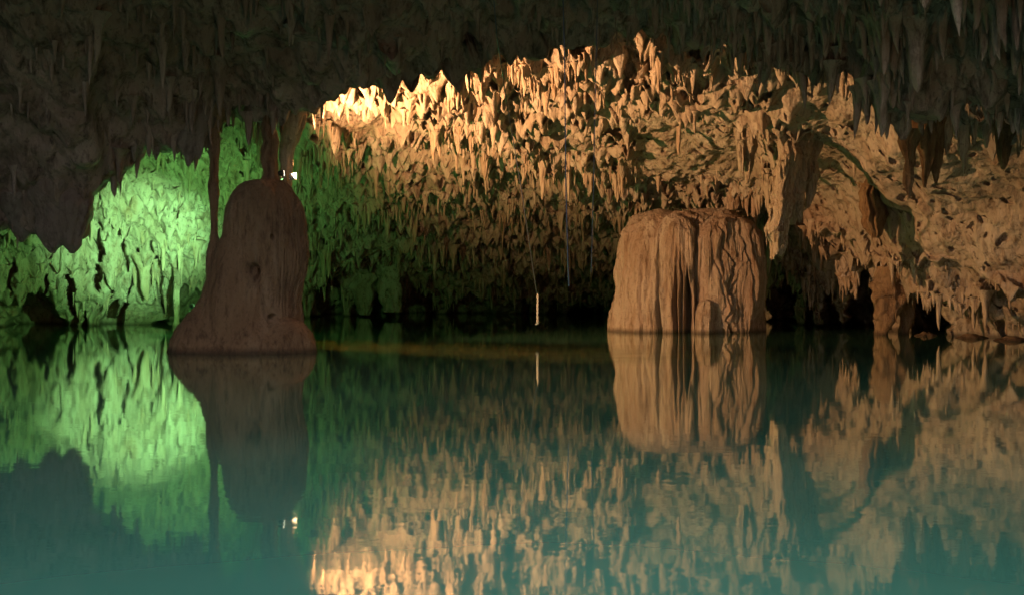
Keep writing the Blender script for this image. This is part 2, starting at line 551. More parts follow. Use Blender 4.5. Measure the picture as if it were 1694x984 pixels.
# ------------------------------------------------------------------ near ceiling with its ragged lip
LIP = [(-420, 420), (-200, 400), (-60, 385), (0, 372), (30, 380), (60, 375), (140, 368), (152, 330), (172, 272), (210, 258), (245, 236), (300, 228), (345, 222), (356, 195),
       (400, 186), (440, 180), (480, 176), (540, 166), (600, 140), (640, 126), (700, 108), (760, 90), (850, 66), (950, 50), (1100, 46), (1180, 66),
       (1300, 82), (1400, 100), (1430, 150), (1490, 196), (1530, 176), (1570, 146), (1640, 158), (1694, 170), (1800, 200), (2040, 240)]
LX, LY = zip(*LIP)
NC2, NR2 = 1300, 560
pxs = np.linspace(-420, 2040, NC2)
lipy = np.interp(pxs, LX, LY) + 5 * vnoise(pxs / 22, pxs * 0, pxs * 0, 51)
lipd = np.interp(pxs, [-420, 0, 355, 600, 1100, 1400, 1500, 1700, 2040], [17, 19.3, 19.6, 18.2, 18.0, 17.3, 16.9, 16.0, 14])
S2 = 80
Ysh = np.zeros((S2, NC2)); Dsh = np.zeros((S2, NC2)); Zsh = np.zeros((S2, NC2))
for c in range(NC2):
    pl, dl = lipy[c], lipd[c]
    pts = [(9.0, 6.9), (11.5, 6.75)]
    dA = dl - 4.4
    for t in (0, 0.15, 0.3, 0.5, 0.7, 0.85, 1.0):
        py = -110 + (pl + 110) * t
        d = dA + (dl - dA) * t ** 0.75
        pts.append((d, CAMH + (HY - py) / F * d))
    zl = pts[-1][1]
    pts += [(dl + 0.35, zl + 0.12), (dl + 0.7, zl + 0.6), (dl + 1.0, max(zl + 1.5, 6.6)), (dl + 1.2, 8.2)]
    pts = np.array(pts)
    seg = np.concatenate([[0], np.cumsum(np.hypot(*np.diff(pts, axis=0).T))])
    s = np.linspace(0, seg[-1], S2)
    Dsh[:, c] = np.interp(s, seg, pts[:, 0])
    Zsh[:, c] = np.interp(s, seg, pts[:, 1])
r = np.linspace(0, S2 - 1, NR2)
i0 = np.clip(np.floor(r).astype(int), 0, S2 - 2)
f = (r - i0)[:, None]
D2 = smooth_axis(Dsh[i0] * (1 - f) + Dsh[i0 + 1] * f, 5, 0)
Z2 = smooth_axis(Zsh[i0] * (1 - f) + Zsh[i0 + 1] * f, 5, 0)
D2 = smooth_axis(D2, 3, 1); Z2 = smooth_axis(Z2, 3, 1)
PX2 = np.broadcast_to(pxs, D2.shape)
P = np.stack([(PX2 - CX) / F * D2, D2, Z2], -1)
N = grid_normals(P)
vd = P - np.array([0, 0, CAMH]); vd /= np.linalg.norm(vd, axis=-1, keepdims=True)
N = N * np.where((N * vd).sum(-1, keepdims=True) > 0, -1, 1)
N[int(NR2 * 0.93):] = 0
X, Y, Z = P[..., 0], P[..., 1], P[..., 2]
big = fbm(X * 0.4, Y * 0.4, Z * 0.5, 3, 61)
med = fbm(X * 1.2, Y * 1.2, Z * 0.7, 4, 65)
vert = fbm(X * 2.8, Y * 2.8, Z * 0.35, 3, 74)
fin = fbm(X * 5, Y * 5, Z * 2, 3, 69)
f1, i1 = worley(X * 2.3, Y * 2.3, 13)
f2, i2 = worley(X * 5.0, Y * 5.0, 18)
rightm = sstep(480, 700, PX2) * (1 - 0.7 * sstep(800, 1000, PX2) * (1 - sstep(1050, 1300, PX2)))
sp = np.clip(1 - f1 * 1.5, 0, 1) ** 1.3 * (0.25 + i1) * 0.5 + np.clip(1 - f2 * 1.5, 0, 1) * i2 * 0.2
P3 = P + N * (0.42 * big + 0.30 * med + 0.12 * vert + 0.06 * fin)[..., None]
lv = Z * 1.1 + 1.6 * fbm(X * 0.5, Y * 0.5, Z * 0, 3, 81)
saw = lv - np.floor(lv)
hd = vd.copy(); hd[..., 2] = 0; hd /= np.linalg.norm(hd, axis=-1, keepdims=True)
P3 -= hd * ((1 - saw) * sstep(0, 0.1, saw) * 0.35 * sstep(3, 5, D2 - 9) * sstep(300, 520, PX2))[..., None]
P3[..., 2] -= sp * (0.4 + 0.4 * rightm)
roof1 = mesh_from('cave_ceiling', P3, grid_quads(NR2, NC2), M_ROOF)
tag(roof1, kind='structure')
NEARP, NPX, NPZ = P3, PX2, Z2

# ------------------------------------------------------------------ outer shell: roof with an unseen opening added for daylight, and walls behind the viewpoint
gx = np.linspace(-34, 36, 141); gy = np.linspace(-13, 62, 151)
GX, GY = np.meshgrid(gx, gy)
GZ = 8.0 + 0.4 * fbm(GX * 0.4, GY * 0.4, GX * 0, 3, 91)
GZ -= 1.1 * np.exp(-((GY - 9) / 2.5) ** 2)
Pg = np.stack([GX, GY, GZ], -1)
q = grid_quads(151, 141)
cen = Pg.reshape(-1, 3)[q].mean(1)
op = ((cen[:, 0] + 0.5) / 13) ** 2 + ((cen[:, 1] - 3.2) / 5.8) ** 2 + 0.25 * vnoise(cen[:, 0] * 0.5, cen[:, 1] * 0.5, cen[:, 2] * 0, 93)
q = q[op > 1]
tag(mesh_from('cave_vault', Pg, q, M_ROOF), kind='structure')
path = np.array([(-19, 29), (-20, 15), (-17, 0), (-9, -10), (9, -10), (16, 0), (15, 12), (14.2, 20)], float)
seg = np.concatenate([[0], np.cumsum(np.hypot(*np.diff(path, axis=0).T))])
s = np.linspace(0, seg[-1], 420)
bx, by = np.interp(s, seg, path[:, 0]), np.interp(s, seg, path[:, 1])
bx, by = smooth_axis(bx, 12, 0), smooth_axis(by, 12, 0)
zz = np.linspace(-0.6, 8.4, 90)
BX, ZZ = np.meshgrid(bx, zz); BY, _ = np.meshgrid(by, zz)
nn = 0.8 * fbm(BX * 0.4, BY * 0.4, ZZ * 0.4, 4, 95) + 0.2 * fbm(BX * 2, BY * 2, ZZ * 0.7, 3, 97)
cxx, cyy = BX - 0, BY - 8
rr = np.hypot(cxx, cyy)
tag(mesh_from('cave_side_wall', np.stack([BX + cxx / rr * nn, BY + cyy / rr * nn, ZZ], -1), grid_quads(90, 420), M_ROOF), kind='structure')


# ------------------------------------------------------------------ dripstone shapes
def drip_mesh(nseg, nring, seed, flute=0.16, bend=0.08, power=0.75, tip=0.02, taper=None):
    """unit stalactite: hangs from z=0 to z=-1, radius about 1 at the top (scaled separately)"""
    g = np.random.default_rng(seed)
    t = np.linspace(0, 1, nring)[:, None]
    th = np.linspace(0, 2 * np.pi, nseg, endpoint=False)[None, :]
    prof = (1 - t) ** power * (1 - 0.25 * np.sin(t * np.pi)) + 0.5 * np.exp(-t * 9) + tip
    if taper is not None:
        prof = np.interp(t, *taper)
    prof = prof * (1 + 0.13 * vnoise(t * 7 + seed, t * 0, t * 0 + seed, seed))
    a = 1 + flute * vnoise(np.cos(th) * 1.9 + t * 0, np.sin(th) * 1.9 + t * 0, t * 1.2, seed + 1) * 1.6 + flute * 0.7 * vnoise(np.cos(th) * 4.5, np.sin(th) * 4.5, t * 3, seed + 2)
    R = prof * a
    b1, b2 = g.uniform(-bend, bend, 2) * 5
    ox = b1 * t ** 2 + 0.12 * vnoise(t * 4, t * 0, t * 0, seed + 4) * t
    oy = b2 * t ** 2 + 0.12 * vnoise(t * 4, t * 0, t * 0, seed + 5) * t
    V = np.stack([R * np.cos(th) + ox, R * np.sin(th) + oy, -t + 0 * th], -1)
    return V.reshape(-1, 3), grid_quads(nring, nseg, True)


TEMPL = [drip_mesh(14, 18, 100 + i, flute=0.2, power=[0.55, 0.8, 1.0, 0.65][i % 4]) for i in range(8)]
TSM = [drip_mesh(7, 8, 200 + i, flute=0.25, power=[0.6, 0.9, 0.75][i % 3]) for i in range(6)]


def scatter(Pgrid, weight, n, seed):
    g = np.random.default_rng(seed)
    area = np.linalg.norm(np.cross(np.gradient(Pgrid, axis=1), np.gradient(Pgrid, axis=0)), axis=-1)
    ww = (area * weight).ravel()
    ww /= ww.sum()
    idx = g.choice(ww.size, n, p=ww)
    return idx


def project(p):
    return CX + p[:, 0] / p[:, 1] * F, HY - (p[:, 2] - CAMH) / p[:, 1] * F


# weights on the far ceiling and wall
cl = sstep(-0.15, 0.3, fbm(WALLP[..., 0] * 0.8, WALLP[..., 1] * 0.8, WALLP[..., 2] * 0.8, 3, 111))
dens = (1 - 0.97 * WBARE) * (WHOLE < 0.2) * (WALLP[..., 2] > 0.35) * (0.06 + cl ** 1.5) * (0.2 + (WSAW < 0.25) * 2.4)
dens = dens * np.where(WPX < 350, 0.45, 1.0) / WALLP[..., 1] ** 1.2
idx = scatter(WALLP, dens, 8500, 1)
g = np.random.default_rng(5)
top = WALLP.reshape(-1, 3)[idx].copy()
zz = top[:, 2]
ln = np.clip(g.lognormal(-1.4, 0.62, len(idx)), 0.09, 1.25)
ln *= np.interp(top[:, 1], [22, 30, 40], [0.58, 0.75, 1.0]) * np.where(WPX.ravel()[idx] < 350, 1.3, 1)
ln = np.minimum(ln, zz * 0.8)
rad = ln * g.uniform(0.12, 0.30, len(idx)) * np.where(ln < 0.3, 1.15, 0.8)
top[:, 2] += 0.10 + 0.15 * ln
ln += 0.10 + 0.15 * ln
yaw = g.uniform(0, 6.28, len(idx))
tpx, tpy = project(top - np.stack([0 * ln, 0 * ln, ln * 0.5], -1))
# near ceiling
lipm = sstep(0.0, 1.0, (NEARP[..., 1] - (np.interp(NPX, [-420, 0, 355, 600, 1100, 1400, 1500, 1700, 2040], [17, 19.3, 19.6, 18.2, 18.0, 17.3, 16.9, 16.0, 14]) - 4.2)) / 2)
rowok = (np.arange(NR2) < NR2 * 0.86)[:, None]
cl2 = sstep(-0.2, 0.3, fbm(NEARP[..., 0] * 0.7, NEARP[..., 1] * 0.7, NEARP[..., 2] * 0, 3, 121))
zone = np.interp(NPX, [-420, 120, 300, 500, 760, 900, 1100, 1350, 1450, 2040], [0.25, 0.2, 0.9, 1.0, 0.7, 0.35, 0.8, 1.3, 1.8, 1.6])
d2 = rowok * lipm * zone * (0.12 + cl2)
idx2 = scatter(NEARP, d2, 1700, 2)
top2 = NEARP.reshape(-1, 3)[idx2].copy()
ln2 = np.clip(g.lognormal(-1.25, 0.42, len(idx2)), 0.12, 0.8) * np.interp(top2[:, 0] / top2[:, 1] * F + CX, [400, 700, 1000, 1350, 1500], [1.2, 0.8, 0.7, 1.0, 1.35])
ln2 = np.minimum(ln2, 0.32 * (top2[:, 2] - 0.7))
rad2 = ln2 * g.uniform(0.12, 0.28, len(idx2))
top2[:, 2] += 0.08 + 0.15 * ln2
ln2 += 0.08 + 0.15 * ln2
yaw2 = g.uniform(0, 6.28, len(idx2))
t2x, t2y = project(top2 - np.stack([0 * ln2, 0 * ln2, ln2 * 0.5], -1))
# keep clear of the things modelled one by one
keep2 = ~((t2x > 40) & (t2x < 175) & (t2y > 230))
keep = ~((tpx > 1200) & (tpx < 1372) & (tpy > 150) & (tpy < 430) & (top[:, 1] < 25)) & ~((tpx > 425) & (tpx < 505) & (top[:, 1] < 23))


def inst_mesh(name, tops, lens, rads, yaws, templates, mat):
    Vs, Qs, off = [], [], 0
    for i in range(len(tops)):
        V, Q = templates[i % len(templates)]
        c, s = math.cos(yaws[i]), math.sin(yaws[i])
        x = V[:, 0] * rads[i]; y = V[:, 1] * rads[i]
        Vs.append(np.stack([c * x - s * y + tops[i, 0], s * x + c * y + tops[i, 1], V[:, 2] * lens[i] + tops[i, 2]], -1))
        Qs.append(Q + off)
        off += len(V)
    return mesh_from(name, np.concatenate(Vs), np.concatenate(Qs), mat)


def individuals(sel, tops, lens, rads, yaws, mat, zones):
    """one object per stalactite, sharing eight meshes"""
    meshes = [mesh_from('stalactite', V, Q, mat, link=False) for V, Q in TEMPL]
    protos = []
    for me in meshes:
        protos.append(me)
    for n_, i in enumerate(sel):
        o = bpy.data.objects.new('stalactite', protos[n_ % 8])
        COL.objects.link(o)
        o.location = tops[i]
        o.scale = (rads[i], rads[i], lens[i])
        o.rotation_euler = (0, 0, yaws[i])
        lab, grp = zones(i)
        tag(o, lab, 'stalactite', grp)


def pick(px, py, tops, lens, rads, keepm, n, extra=None):
    size = lens * rads / tops[:, 1] ** 2
    ok = keepm & (px > 10) & (px < 1684) & (py > 8) & (py < 530)
    if extra is not None:
        ok &= extra
    sc = np.where(ok, size, -1)
    o = np.argsort(-sc)[:n]
    return o[sc[o] > 0]


liplim = np.interp(tpx, LX, LY)
vis = tpy > liplim + 12
vis &= ~((tpx > 370) & (tpx < 515) & (tpy > 290)) & ~((tpx > 1015) & (tpx < 1275) & (tpy > 345))
selA = pick(tpx, tpy, top, ln, rad, keep, 145, vis)
selB = pick(t2x, t2y, top2, ln2, rad2, keep2, 115, t2y < np.interp(t2x, LX, LY) + 30)


def zoneA(i):
    x, y = tpx[i], tpy[i]
    if x < 170:
        w_ = 'beyond the broad two tipped rock curtain' if y < 440 else 'over the black opening at the left edge'
        t_ = ('green lit stalactite', w_)
    elif x < 350:
        w_ = 'high on the floodlit wall left of the slender column' if y < 400 else 'low on the floodlit wall near the water'
        t_ = ('bright green stalactite', w_)
    elif x < 440:
        t_ = ('green stalactite', 'between the slender column and the head of the tall stalagmite')
    elif y < 260:
        if x < 560: t_ = ('glaring cream stalactite', 'just right of the black lamp where the light is strongest')
        elif x < 650: t_ = ('bright cream stalactite', 'in the lit fringe left of the middle')
        elif x < 750: t_ = ('bright golden stalactite', 'in the lit fringe between the lamp and the slanting cable')
        elif x < 840: t_ = ('golden stalactite', 'just left of the slanting cable high on the ceiling')
        elif x < 935: t_ = ('golden stalactite', 'between the slanting cable and the dark blue cable')
        elif x < 985: t_ = ('golden tan stalactite', 'between the two straight cables high on the ceiling')
        elif x < 1110: t_ = ('orange tan stalactite', 'right of the two straight cables high on the ceiling')
        elif x < 1210: t_ = ('orange tan stalactite', 'left of the slim cream bundle above the block')
        elif x < 1380: t_ = ('orange stalactite', 'around the root of the huge fused stalactite')
        else: t_ = ('tan stalactite', 'on the lit slope under the grey rock curtains')
    elif y < 400:
        if x < 650: t_ = ('olive green stalactite', 'right of the head of the tall stalagmite')
        elif x < 850: t_ = ('dull tan stalactite', 'on the rear ceiling left of the slanting cable')
        elif x < 1015: t_ = ('tan stalactite', 'on the rear ceiling behind the straight cables')
        elif x < 1290: t_ = ('tan stalactite', 'right above the flat top of the flowstone block')
        elif x < 1480: t_ = ('brown stalactite', 'below the bare slope near the stubby rust brown one')
        else: t_ = ('brown stalactite', 'low on the slope at the right edge')
    else:
        if x < 660: t_ = ('dark green stalactite', 'near the water behind the tall stalagmite')
        elif x < 1015: t_ = ('dim brown stalactite', 'near the water behind the pale chain')
        elif x < 1460: t_ = ('dim brown stalactite', 'over the black recess right of the flowstone block')
        else: t_ = ('brown stalactite', 'above the water on the right bank ramp')
    size_ = 'long' if ln[i] > 0.62 else 'short'
    fat_ = 'stout' if rad[i] / ln[i] > 0.2 else 'slim'
    return f'{size_} {fat_} {t_[0]} {t_[1]}', f'{size_} {fat_} {t_[0]}s {t_[1]}'


def zoneB(i):
    x, y = t2x[i], t2y[i]
    if x < 360: t_ = ('dull grey stalactite', 'left of the slender column')
    elif x < 480: t_ = ('dull grey stalactite', 'above the tall stalagmite')
    elif x < 640: t_ = ('dark grey stalactite', 'over the start of the lit fringe')
    elif x < 820: t_ = ('dark grey stalactite', 'left of the slanting cable')
    elif x < 990: t_ = ('dark grey stalactite', 'among the cables')
    elif x < 1200: t_ = ('dark grey stalactite', 'right of the straight cables')
    elif x < 1400: t_ = ('grey brown stalactite', 'above the huge fused stalactite')
    elif x < 1560: t_ = ('grey brown stalactite', 'around the grey rock curtains at upper right')
    else: t_ = ('grey brown stalactite', 'in the dark top right corner')
    row_ = 'at the very top' if y < 70 else ('at the lower lip' if y > np.interp(x, LX, LY) - 45 else 'midway up')
    size_ = 'long' if ln2[i] > 0.55 else 'short'
    return f'{size_} {t_[0]} {t_[1]}, {row_}', f'{size_} {t_[0]}s {t_[1]} {row_}'


individuals(selA, top, ln, rad, yaw, M_DRIP, zoneA)
individuals(selB, top2, ln2, rad2, yaw2, M_RDRIP, zoneB)
restA = np.setdiff1d(np.where(keep)[0], selA)
restB = np.setdiff1d(np.where(keep2)[0], selB)
tag(inst_mesh('small_stalactites', top[restA], ln[restA], rad[restA], yaw[restA], TSM, M_DRIP), 'dense fringe of small tan stalactites over the far ceiling and wall', 'stalactites', kind='stuff')
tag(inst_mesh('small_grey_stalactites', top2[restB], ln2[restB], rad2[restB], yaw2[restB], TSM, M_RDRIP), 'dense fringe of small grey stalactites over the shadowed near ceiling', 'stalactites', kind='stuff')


# ------------------------------------------------------------------ formations modelled one by one
def lobes_mesh(zs, lobes, nth, disp, cx, cy):
    """radial surface round (cx,cy): union of round columns, each lobe = (x, y, z->radius function)"""
    th = np.linspace(0, 2 * np.pi, nth, endpoint=False)
    TH, ZZ = np.meshgrid(th, zs)
    R = np.full(TH.shape, 0.01)
    for (lx, ly, fr, asp) in lobes:
        r = np.maximum(fr(ZZ), 0)
        # ellipse semi axes r (x) and r*asp (y); ray from centre
        dx, dy = np.cos(TH), np.sin(TH) / asp
        ox, oy = -lx, -ly / asp
        b = dx * ox + dy * oy
        a = dx * dx + dy * dy
        c_ = ox * ox + oy * oy - r * r
        disc = b * b - a * c_
        tt = np.where((disc > 0) & (r > 0.001), (-b + np.sqrt(np.maximum(disc, 0))) / a, 0)
        R = np.maximum(R, tt)
    X = cx + R * np.cos(TH); Y = cy + R * np.sin(TH)
    dd = disp(X, Y, ZZ, TH)
    R2 = np.maximum(R + dd * np.minimum(1, R / 0.15), 0.005)
    return np.stack([cx + R2 * np.cos(TH), cy + R2 * np.sin(TH), ZZ], -1)


def prof(pairs):
    zs_, rs_ = zip(*sorted(pairs))
    return lambda z: np.where((z < zs_[-1]) & (z > zs_[0] - 1), np.interp(z, zs_, rs_), 0)


# tall stalagmite on the left
DS = 19.3
k = DS / F
def zp(y): return CAMH + (HY - y) * k
cxs, cys = (440 - CX) * k, DS
outl = [(298, 430, 468), (303, 412, 484), (312, 399, 492), (325, 389, 498), (345, 378, 503), (372, 371, 505), (400, 370, 510), (412, 368, 511),
        (440, 372, 508), (470, 378, 500), (500, 384, 494), (525, 380, 492), (560, 372, 494), (600, 368, 496)]
main_c = prof([(zp(y), (b + a) / 2) for y, a, b in outl])
main_r = prof([(zp(y), (b - a) / 2 * k) for y, a, b in outl])
zs = np.concatenate([np.linspace(-0.5, zp(330), 300), np.linspace(zp(330), zp(298), 70)[1:]])
th = np.linspace(0, 2 * np.pi, 420, endpoint=False)
def ell(px, dy, pairs, asp=0.9):
    return ((px - 440) * k, dy, prof([(zp(y), r_ * k) for y, r_ in pairs]), asp)
LS = [ell(438, 0.0, [(298, 20), (303, 36), (312, 46), (325, 54), (345, 62), (372, 67), (400, 69), (440, 68), (470, 62), (500, 58), (560, 62), (640, 66)]),
      ell(402, -0.25, [(374, 4), (380, 18), (390, 27), (405, 34), (430, 43), (460, 52), (480, 58), (520, 62), (640, 70)]),
      ell(472, -0.15, [(345, 4), (360, 18), (400, 35), (420, 39), (450, 36), (480, 26), (520, 16), (640, 16)]),
      ell(372, -0.1, [(458, 5), (470, 22), (490, 36), (505, 46), (530, 60), (560, 77), (578, 87), (600, 86), (640, 80)]),
      ell(350, -0.35, [(505, 5), (515, 25), (535, 42), (560, 54), (580, 58), (640, 54)]),
      ell(425, -0.5, [(500, 4), (520, 26), (545, 44), (565, 58), (585, 64), (640, 60)]),
      ell(477, -0.38, [(522, 4), (526, 18), (535, 32), (548, 43), (565, 51), (582, 55), (600, 52), (640, 46)])]
def dispS(X, Y, Z, TH):
    d = 0.07 * fbm(X * 1.4, Y * 1.4, Z * 0.9, 3, 131) + 0.06 * fbm(X * 3.5, Y * 3.5, Z * 1.1, 4, 133) + 0.035 * fbm(X * 9, Y * 9, Z * 1.6, 3, 135)
    px = CX + X / Y * F; py = HY - (Z - CAMH) / Y * F
    front = np.sin(TH) < 0.1
    for (hx, hy, wx_, wy_, dp) in ((415, 446, 13, 9, 0.22), (423, 455, 6, 11, 0.2), (451, 392, 3.5, 4, 0.15), (449, 523, 6, 3, 0.16), (300, 577, 5, 5, 0.1), (365, 577, 5, 5, 0.08)):
        d -= front * dp * np.exp(-(((px - hx + 3 * vnoise(Z * 8, X * 8, X * 0, 5)) / wx_) ** 2 + ((py - hy) / wy_) ** 2) ** 1.5)
    # fine runnels down the right side
    d += front * sstep(440, 470, px) * 0.03 * vnoise(TH * 40, Z * 0.8, Z * 0, 139) * (py < 520)
    return d
V = lobes_mesh(zs, LS, 420, dispS, cxs, cys)
for c_ in range(2):
    V = smooth_axis(V, 1, 0)
stal = mesh_from('stalagmite', V, grid_quads(len(zs), 420, True), M_STAL)
tag(stal, 'tall dark brown stalagmite with a rounded head and bulging foot rising from the water', 'stalagmite')


def lofted(name, pts, mat, nseg=48, nr=90, flute=0.12, asp=1.0, seed=1, fs=3.0, parent=None, rag=0.0, lump=0.22, wob=0.25, label=None, cat=None, group=None, amp2=0.04):
    """pts: list of (px, py, depth, half width in px); a fluted column through them"""
    pts = np.array(pts, float)
    W = np.array([at(p[0], p[1], p[2]) for p in pts])
    R = pts[:, 3] * pts[:, 2] / F
    s0 = np.linspace(0, 1, len(pts)); s = np.linspace(0, 1, nr)
    cx_ = smooth_axis(np.stack([np.interp(s, s0, W[:, j]) for j in range(3)], -1), 2, 0)
    rr_ = smooth_axis(np.interp(s, s0, R), 2, 0)
    zz_ = cx_[:, 2]
    cx_[:, 0] += wob * rr_ * (vnoise(zz_ * 2.2, zz_ * 0, zz_ * 0, seed + 8) + 0.5 * vnoise(zz_ * 6, zz_ * 0, zz_ * 0, seed + 9))
    cx_[:, 1] += wob * rr_ * vnoise(zz_ * 2.2, zz_ * 0, zz_ * 0, seed + 10)
    th = np.linspace(0, 2 * np.pi, nseg, endpoint=False)
    TH, SS = np.meshgrid(th, s)
    Zc = cx_[:, 2][:, None]
    a = 1 + flute * 1.5 * vnoise(np.cos(TH) * fs, np.sin(TH) * fs, Zc * 0.6 + 0 * TH, seed) + flute * vnoise(np.cos(TH) * fs * 2.6, np.sin(TH) * fs * 2.6, Zc * 1.5 + 0 * TH, seed + 1)
    a = a + lump * vnoise(Zc * 3 + 0 * TH, np.cos(TH), np.sin(TH), seed + 2)
    wx_, wy_ = cx_[:, 0][:, None] + rr_[:, None] * np.cos(TH), cx_[:, 1][:, None] + rr_[:, None] * np.sin(TH)
    a = a + (0.035 * fbm(wx_ * 5, wy_ * 5, Zc * 2.2, 3, seed + 6) + 0.02 * fbm(wx_ * 12, wy_ * 12, Zc * 6, 2, seed + 7)) / np.maximum(rr_[:, None], 0.06)
    RR = rr_[:, None] * a
    V = np.stack([cx_[:, 0][:, None] + RR * np.cos(TH), cx_[:, 1][:, None] + RR * np.sin(TH) * asp, Zc + 0 * TH], -1)
    V[..., 2] += rag * vnoise(np.cos(TH) * 4, np.sin(TH) * 4, TH * 0, seed + 3) * (SS > 0.9)
    V = V.reshape(-1, 3)
    Q = grid_quads(nr, nseg, True)
    # close the ends
    V = np.concatenate([V, cx_[[0]], cx_[[-1]]])
    n0 = nr * nseg
    i = np.arange(nseg); j = (i + 1) % nseg
    capA = np.stack([np.full(nseg, n0), j, i, i], -1)
    capB = np.stack([np.full(nseg, n0 + 1), (nr - 1) * nseg + i, (nr - 1) * nseg + j, (nr - 1) * nseg + j], -1)
    if name is None:
        return V, Q, np.concatenate([capA, capB])[:, :3]
    me = bpy.data.meshes.new(name)
    faces = Q.tolist() + np.concatenate([capA, capB])[:, :3].tolist()
    me.from_pydata(V.tolist(), [], faces)
    me.polygons.foreach_set('use_smooth', [True] * len(me.polygons))
    me.materials.append(mat)
    o = bpy.data.objects.new(name, me)
    COL.objects.link(o)
    o.parent = parent
    if label:
        tag(o, label, cat, group)
    return o


def fused(name, columns, mat, label, cat, group=None, parent=None, frill=0, fl=(0.15, 0.5), fr_=(0.03, 0.08)):
    """several lofted columns grown together into one mesh, with small drips hanging from them"""
    Vs, Fs, off = [], [], 0
    for kw in columns:
        V, Q, T = lofted(mat=mat, **kw)
        gg = np.random.default_rng(kw.get('seed', 1) + 900)
        for _ in range(frill):
            p_ = V[gg.integers(int(len(V) * 0.1), int(len(V) * 0.8))]
            Vd, Qd = TEMPL[gg.integers(0, 8)]
            L_, R_ = gg.uniform(*fl), gg.uniform(*fr_)
            Vd = Vd * [R_, R_, L_] + p_ + [0, 0, 0.1 * L_]
            Vs.append(Vd); Fs += (Qd + off).tolist(); off += len(Vd)
        Vs.append(V); Fs += (Q + off).tolist() + (T + off).tolist(); off += len(V)
    me = bpy.data.meshes.new(name)
    me.from_pydata(np.concatenate(Vs).tolist(), [], Fs)
    me.polygons.foreach_set('use_smooth', [True] * len(me.polygons))
    me.materials.append(mat)
    o = bpy.data.objects.new(name, me)
    COL.objects.link(o)
    o.parent = parent
    if label:
        tag(o, label, cat, group)
    return o


lofted('stalactite', [(448, 165, 19.4, 20), (449, 190, 19.4, 13), (446, 215, 19.4, 12), (445, 245, 19.4, 14), (447, 270, 19.4, 14), (449, 288, 19.4, 12), (448, 303, 19.4, 16)],
       M_STAL, seed=11, flute=0.1, label='dark brown spindle of stone joining the ceiling to the head of the tall stalagmite', cat='stalactite')
fused('stalactite', [dict(name=None, pts=[(490, 145, 20.2, 30), (485, 190, 20.15, 19), (481, 215, 20.2, 15), (478, 245, 20.35, 12), (475, 275, 20.55, 10), (472, 310, 20.6, 10)], seed=12, flute=0.12)],
      M_DRIP, 'pale cream stalactite just behind the black lamp on the tall stalagmite', 'stalactite')
lofted('column', [(362, 150, 19.5, 34), (358, 190, 19.5, 20), (355, 215, 19.5, 8.5), (355, 260, 19.5, 7), (354, 320, 19.5, 7.5), (354, 370, 19.5, 6.5), (354, 400, 19.45, 8.5), (353, 430, 19.4, 9), (351, 455, 19.35, 10), (349, 500, 19.3, 14)],
       M_STAL, nseg=24, nr=160, seed=14, flute=0.05, lump=0.1, wob=0.1,  label='slender rust brown column standing from ceiling to shoulder of the tall stalagmite', cat='column')

# the two-lobed grey tongue and the smaller tongues of the left lip
fused('rock_curtain', [dict(name=None, pts=[(84, 200, 18.9, 40), (84, 280, 19.0, 34), (84, 340, 19.1, 30), (86, 385, 19.2, 24), (87, 408, 19.2, 13), (87, 419, 19.2, 3)], seed=21, flute=0.07, asp=0.7),
                       dict(name=None, pts=[(122, 190, 19.0, 42), (124, 270, 19.1, 37), (126, 330, 19.2, 33), (125, 375, 19.3, 26), (122, 402, 19.3, 16), (119, 420, 19.3, 3)], seed=22, flute=0.07, asp=0.7)],
      M_BROWN, 'broad red brown rock curtain with two blunt tips in front of the green wall', 'rock curtain')
LEFT = [(178, 292, 8, 'second'), (196, 290, 9, ''), (222, 268, 7, ''), (258, 266, 5, ''), (293, 256, 5, ''), (36, 402, 16, '')]
labs = ['stalactite tip right beside the broad two tipped rock curtain', 'stout dark stalactite tip hanging left of a notch over the green wall', 'short blunt stalactite tip above the middle of the green wall',
        'narrow dark stalactite left of the forked tongue above the green wall', 'needle thin dark stalactite touching the left side of the forked tongue', 'squat dark stalactite at the left edge of the photo before the green wall']
for (x, y, wd, _), lb in zip(LEFT, labs):
    y0 = np.interp(x, LX, LY) - 60
    lofted('stalactite', [(x, y0, 19.2, wd * 1.9), (x, y - 40, 19.4, wd * 1.3), (x + 1, y - 18, 19.4, wd), (x, y, 19.4, 1)], M_BROWN, nseg=20, nr=30, seed=30 + int(x), label=lb, cat='stalactite')
fused('rock_curtain', [dict(name=None, pts=[(318, 170, 19.3, 32), (318, 215, 19.4, 26), (315, 245, 19.4, 16), (313, 264, 19.4, 7), (312, 277, 19.4, 1)], seed=24, flute=0.08, asp=0.6, nr=40),
                       dict(name=None, pts=[(330, 180, 19.3, 20), (332, 225, 19.4, 14), (331, 250, 19.4, 8), (329, 265, 19.4, 1)], seed=25, flute=0.08, asp=0.6, nr=40)],
      M_BROWN, 'dark forked tongue of rock hanging left of the slender column', 'rock curtain')

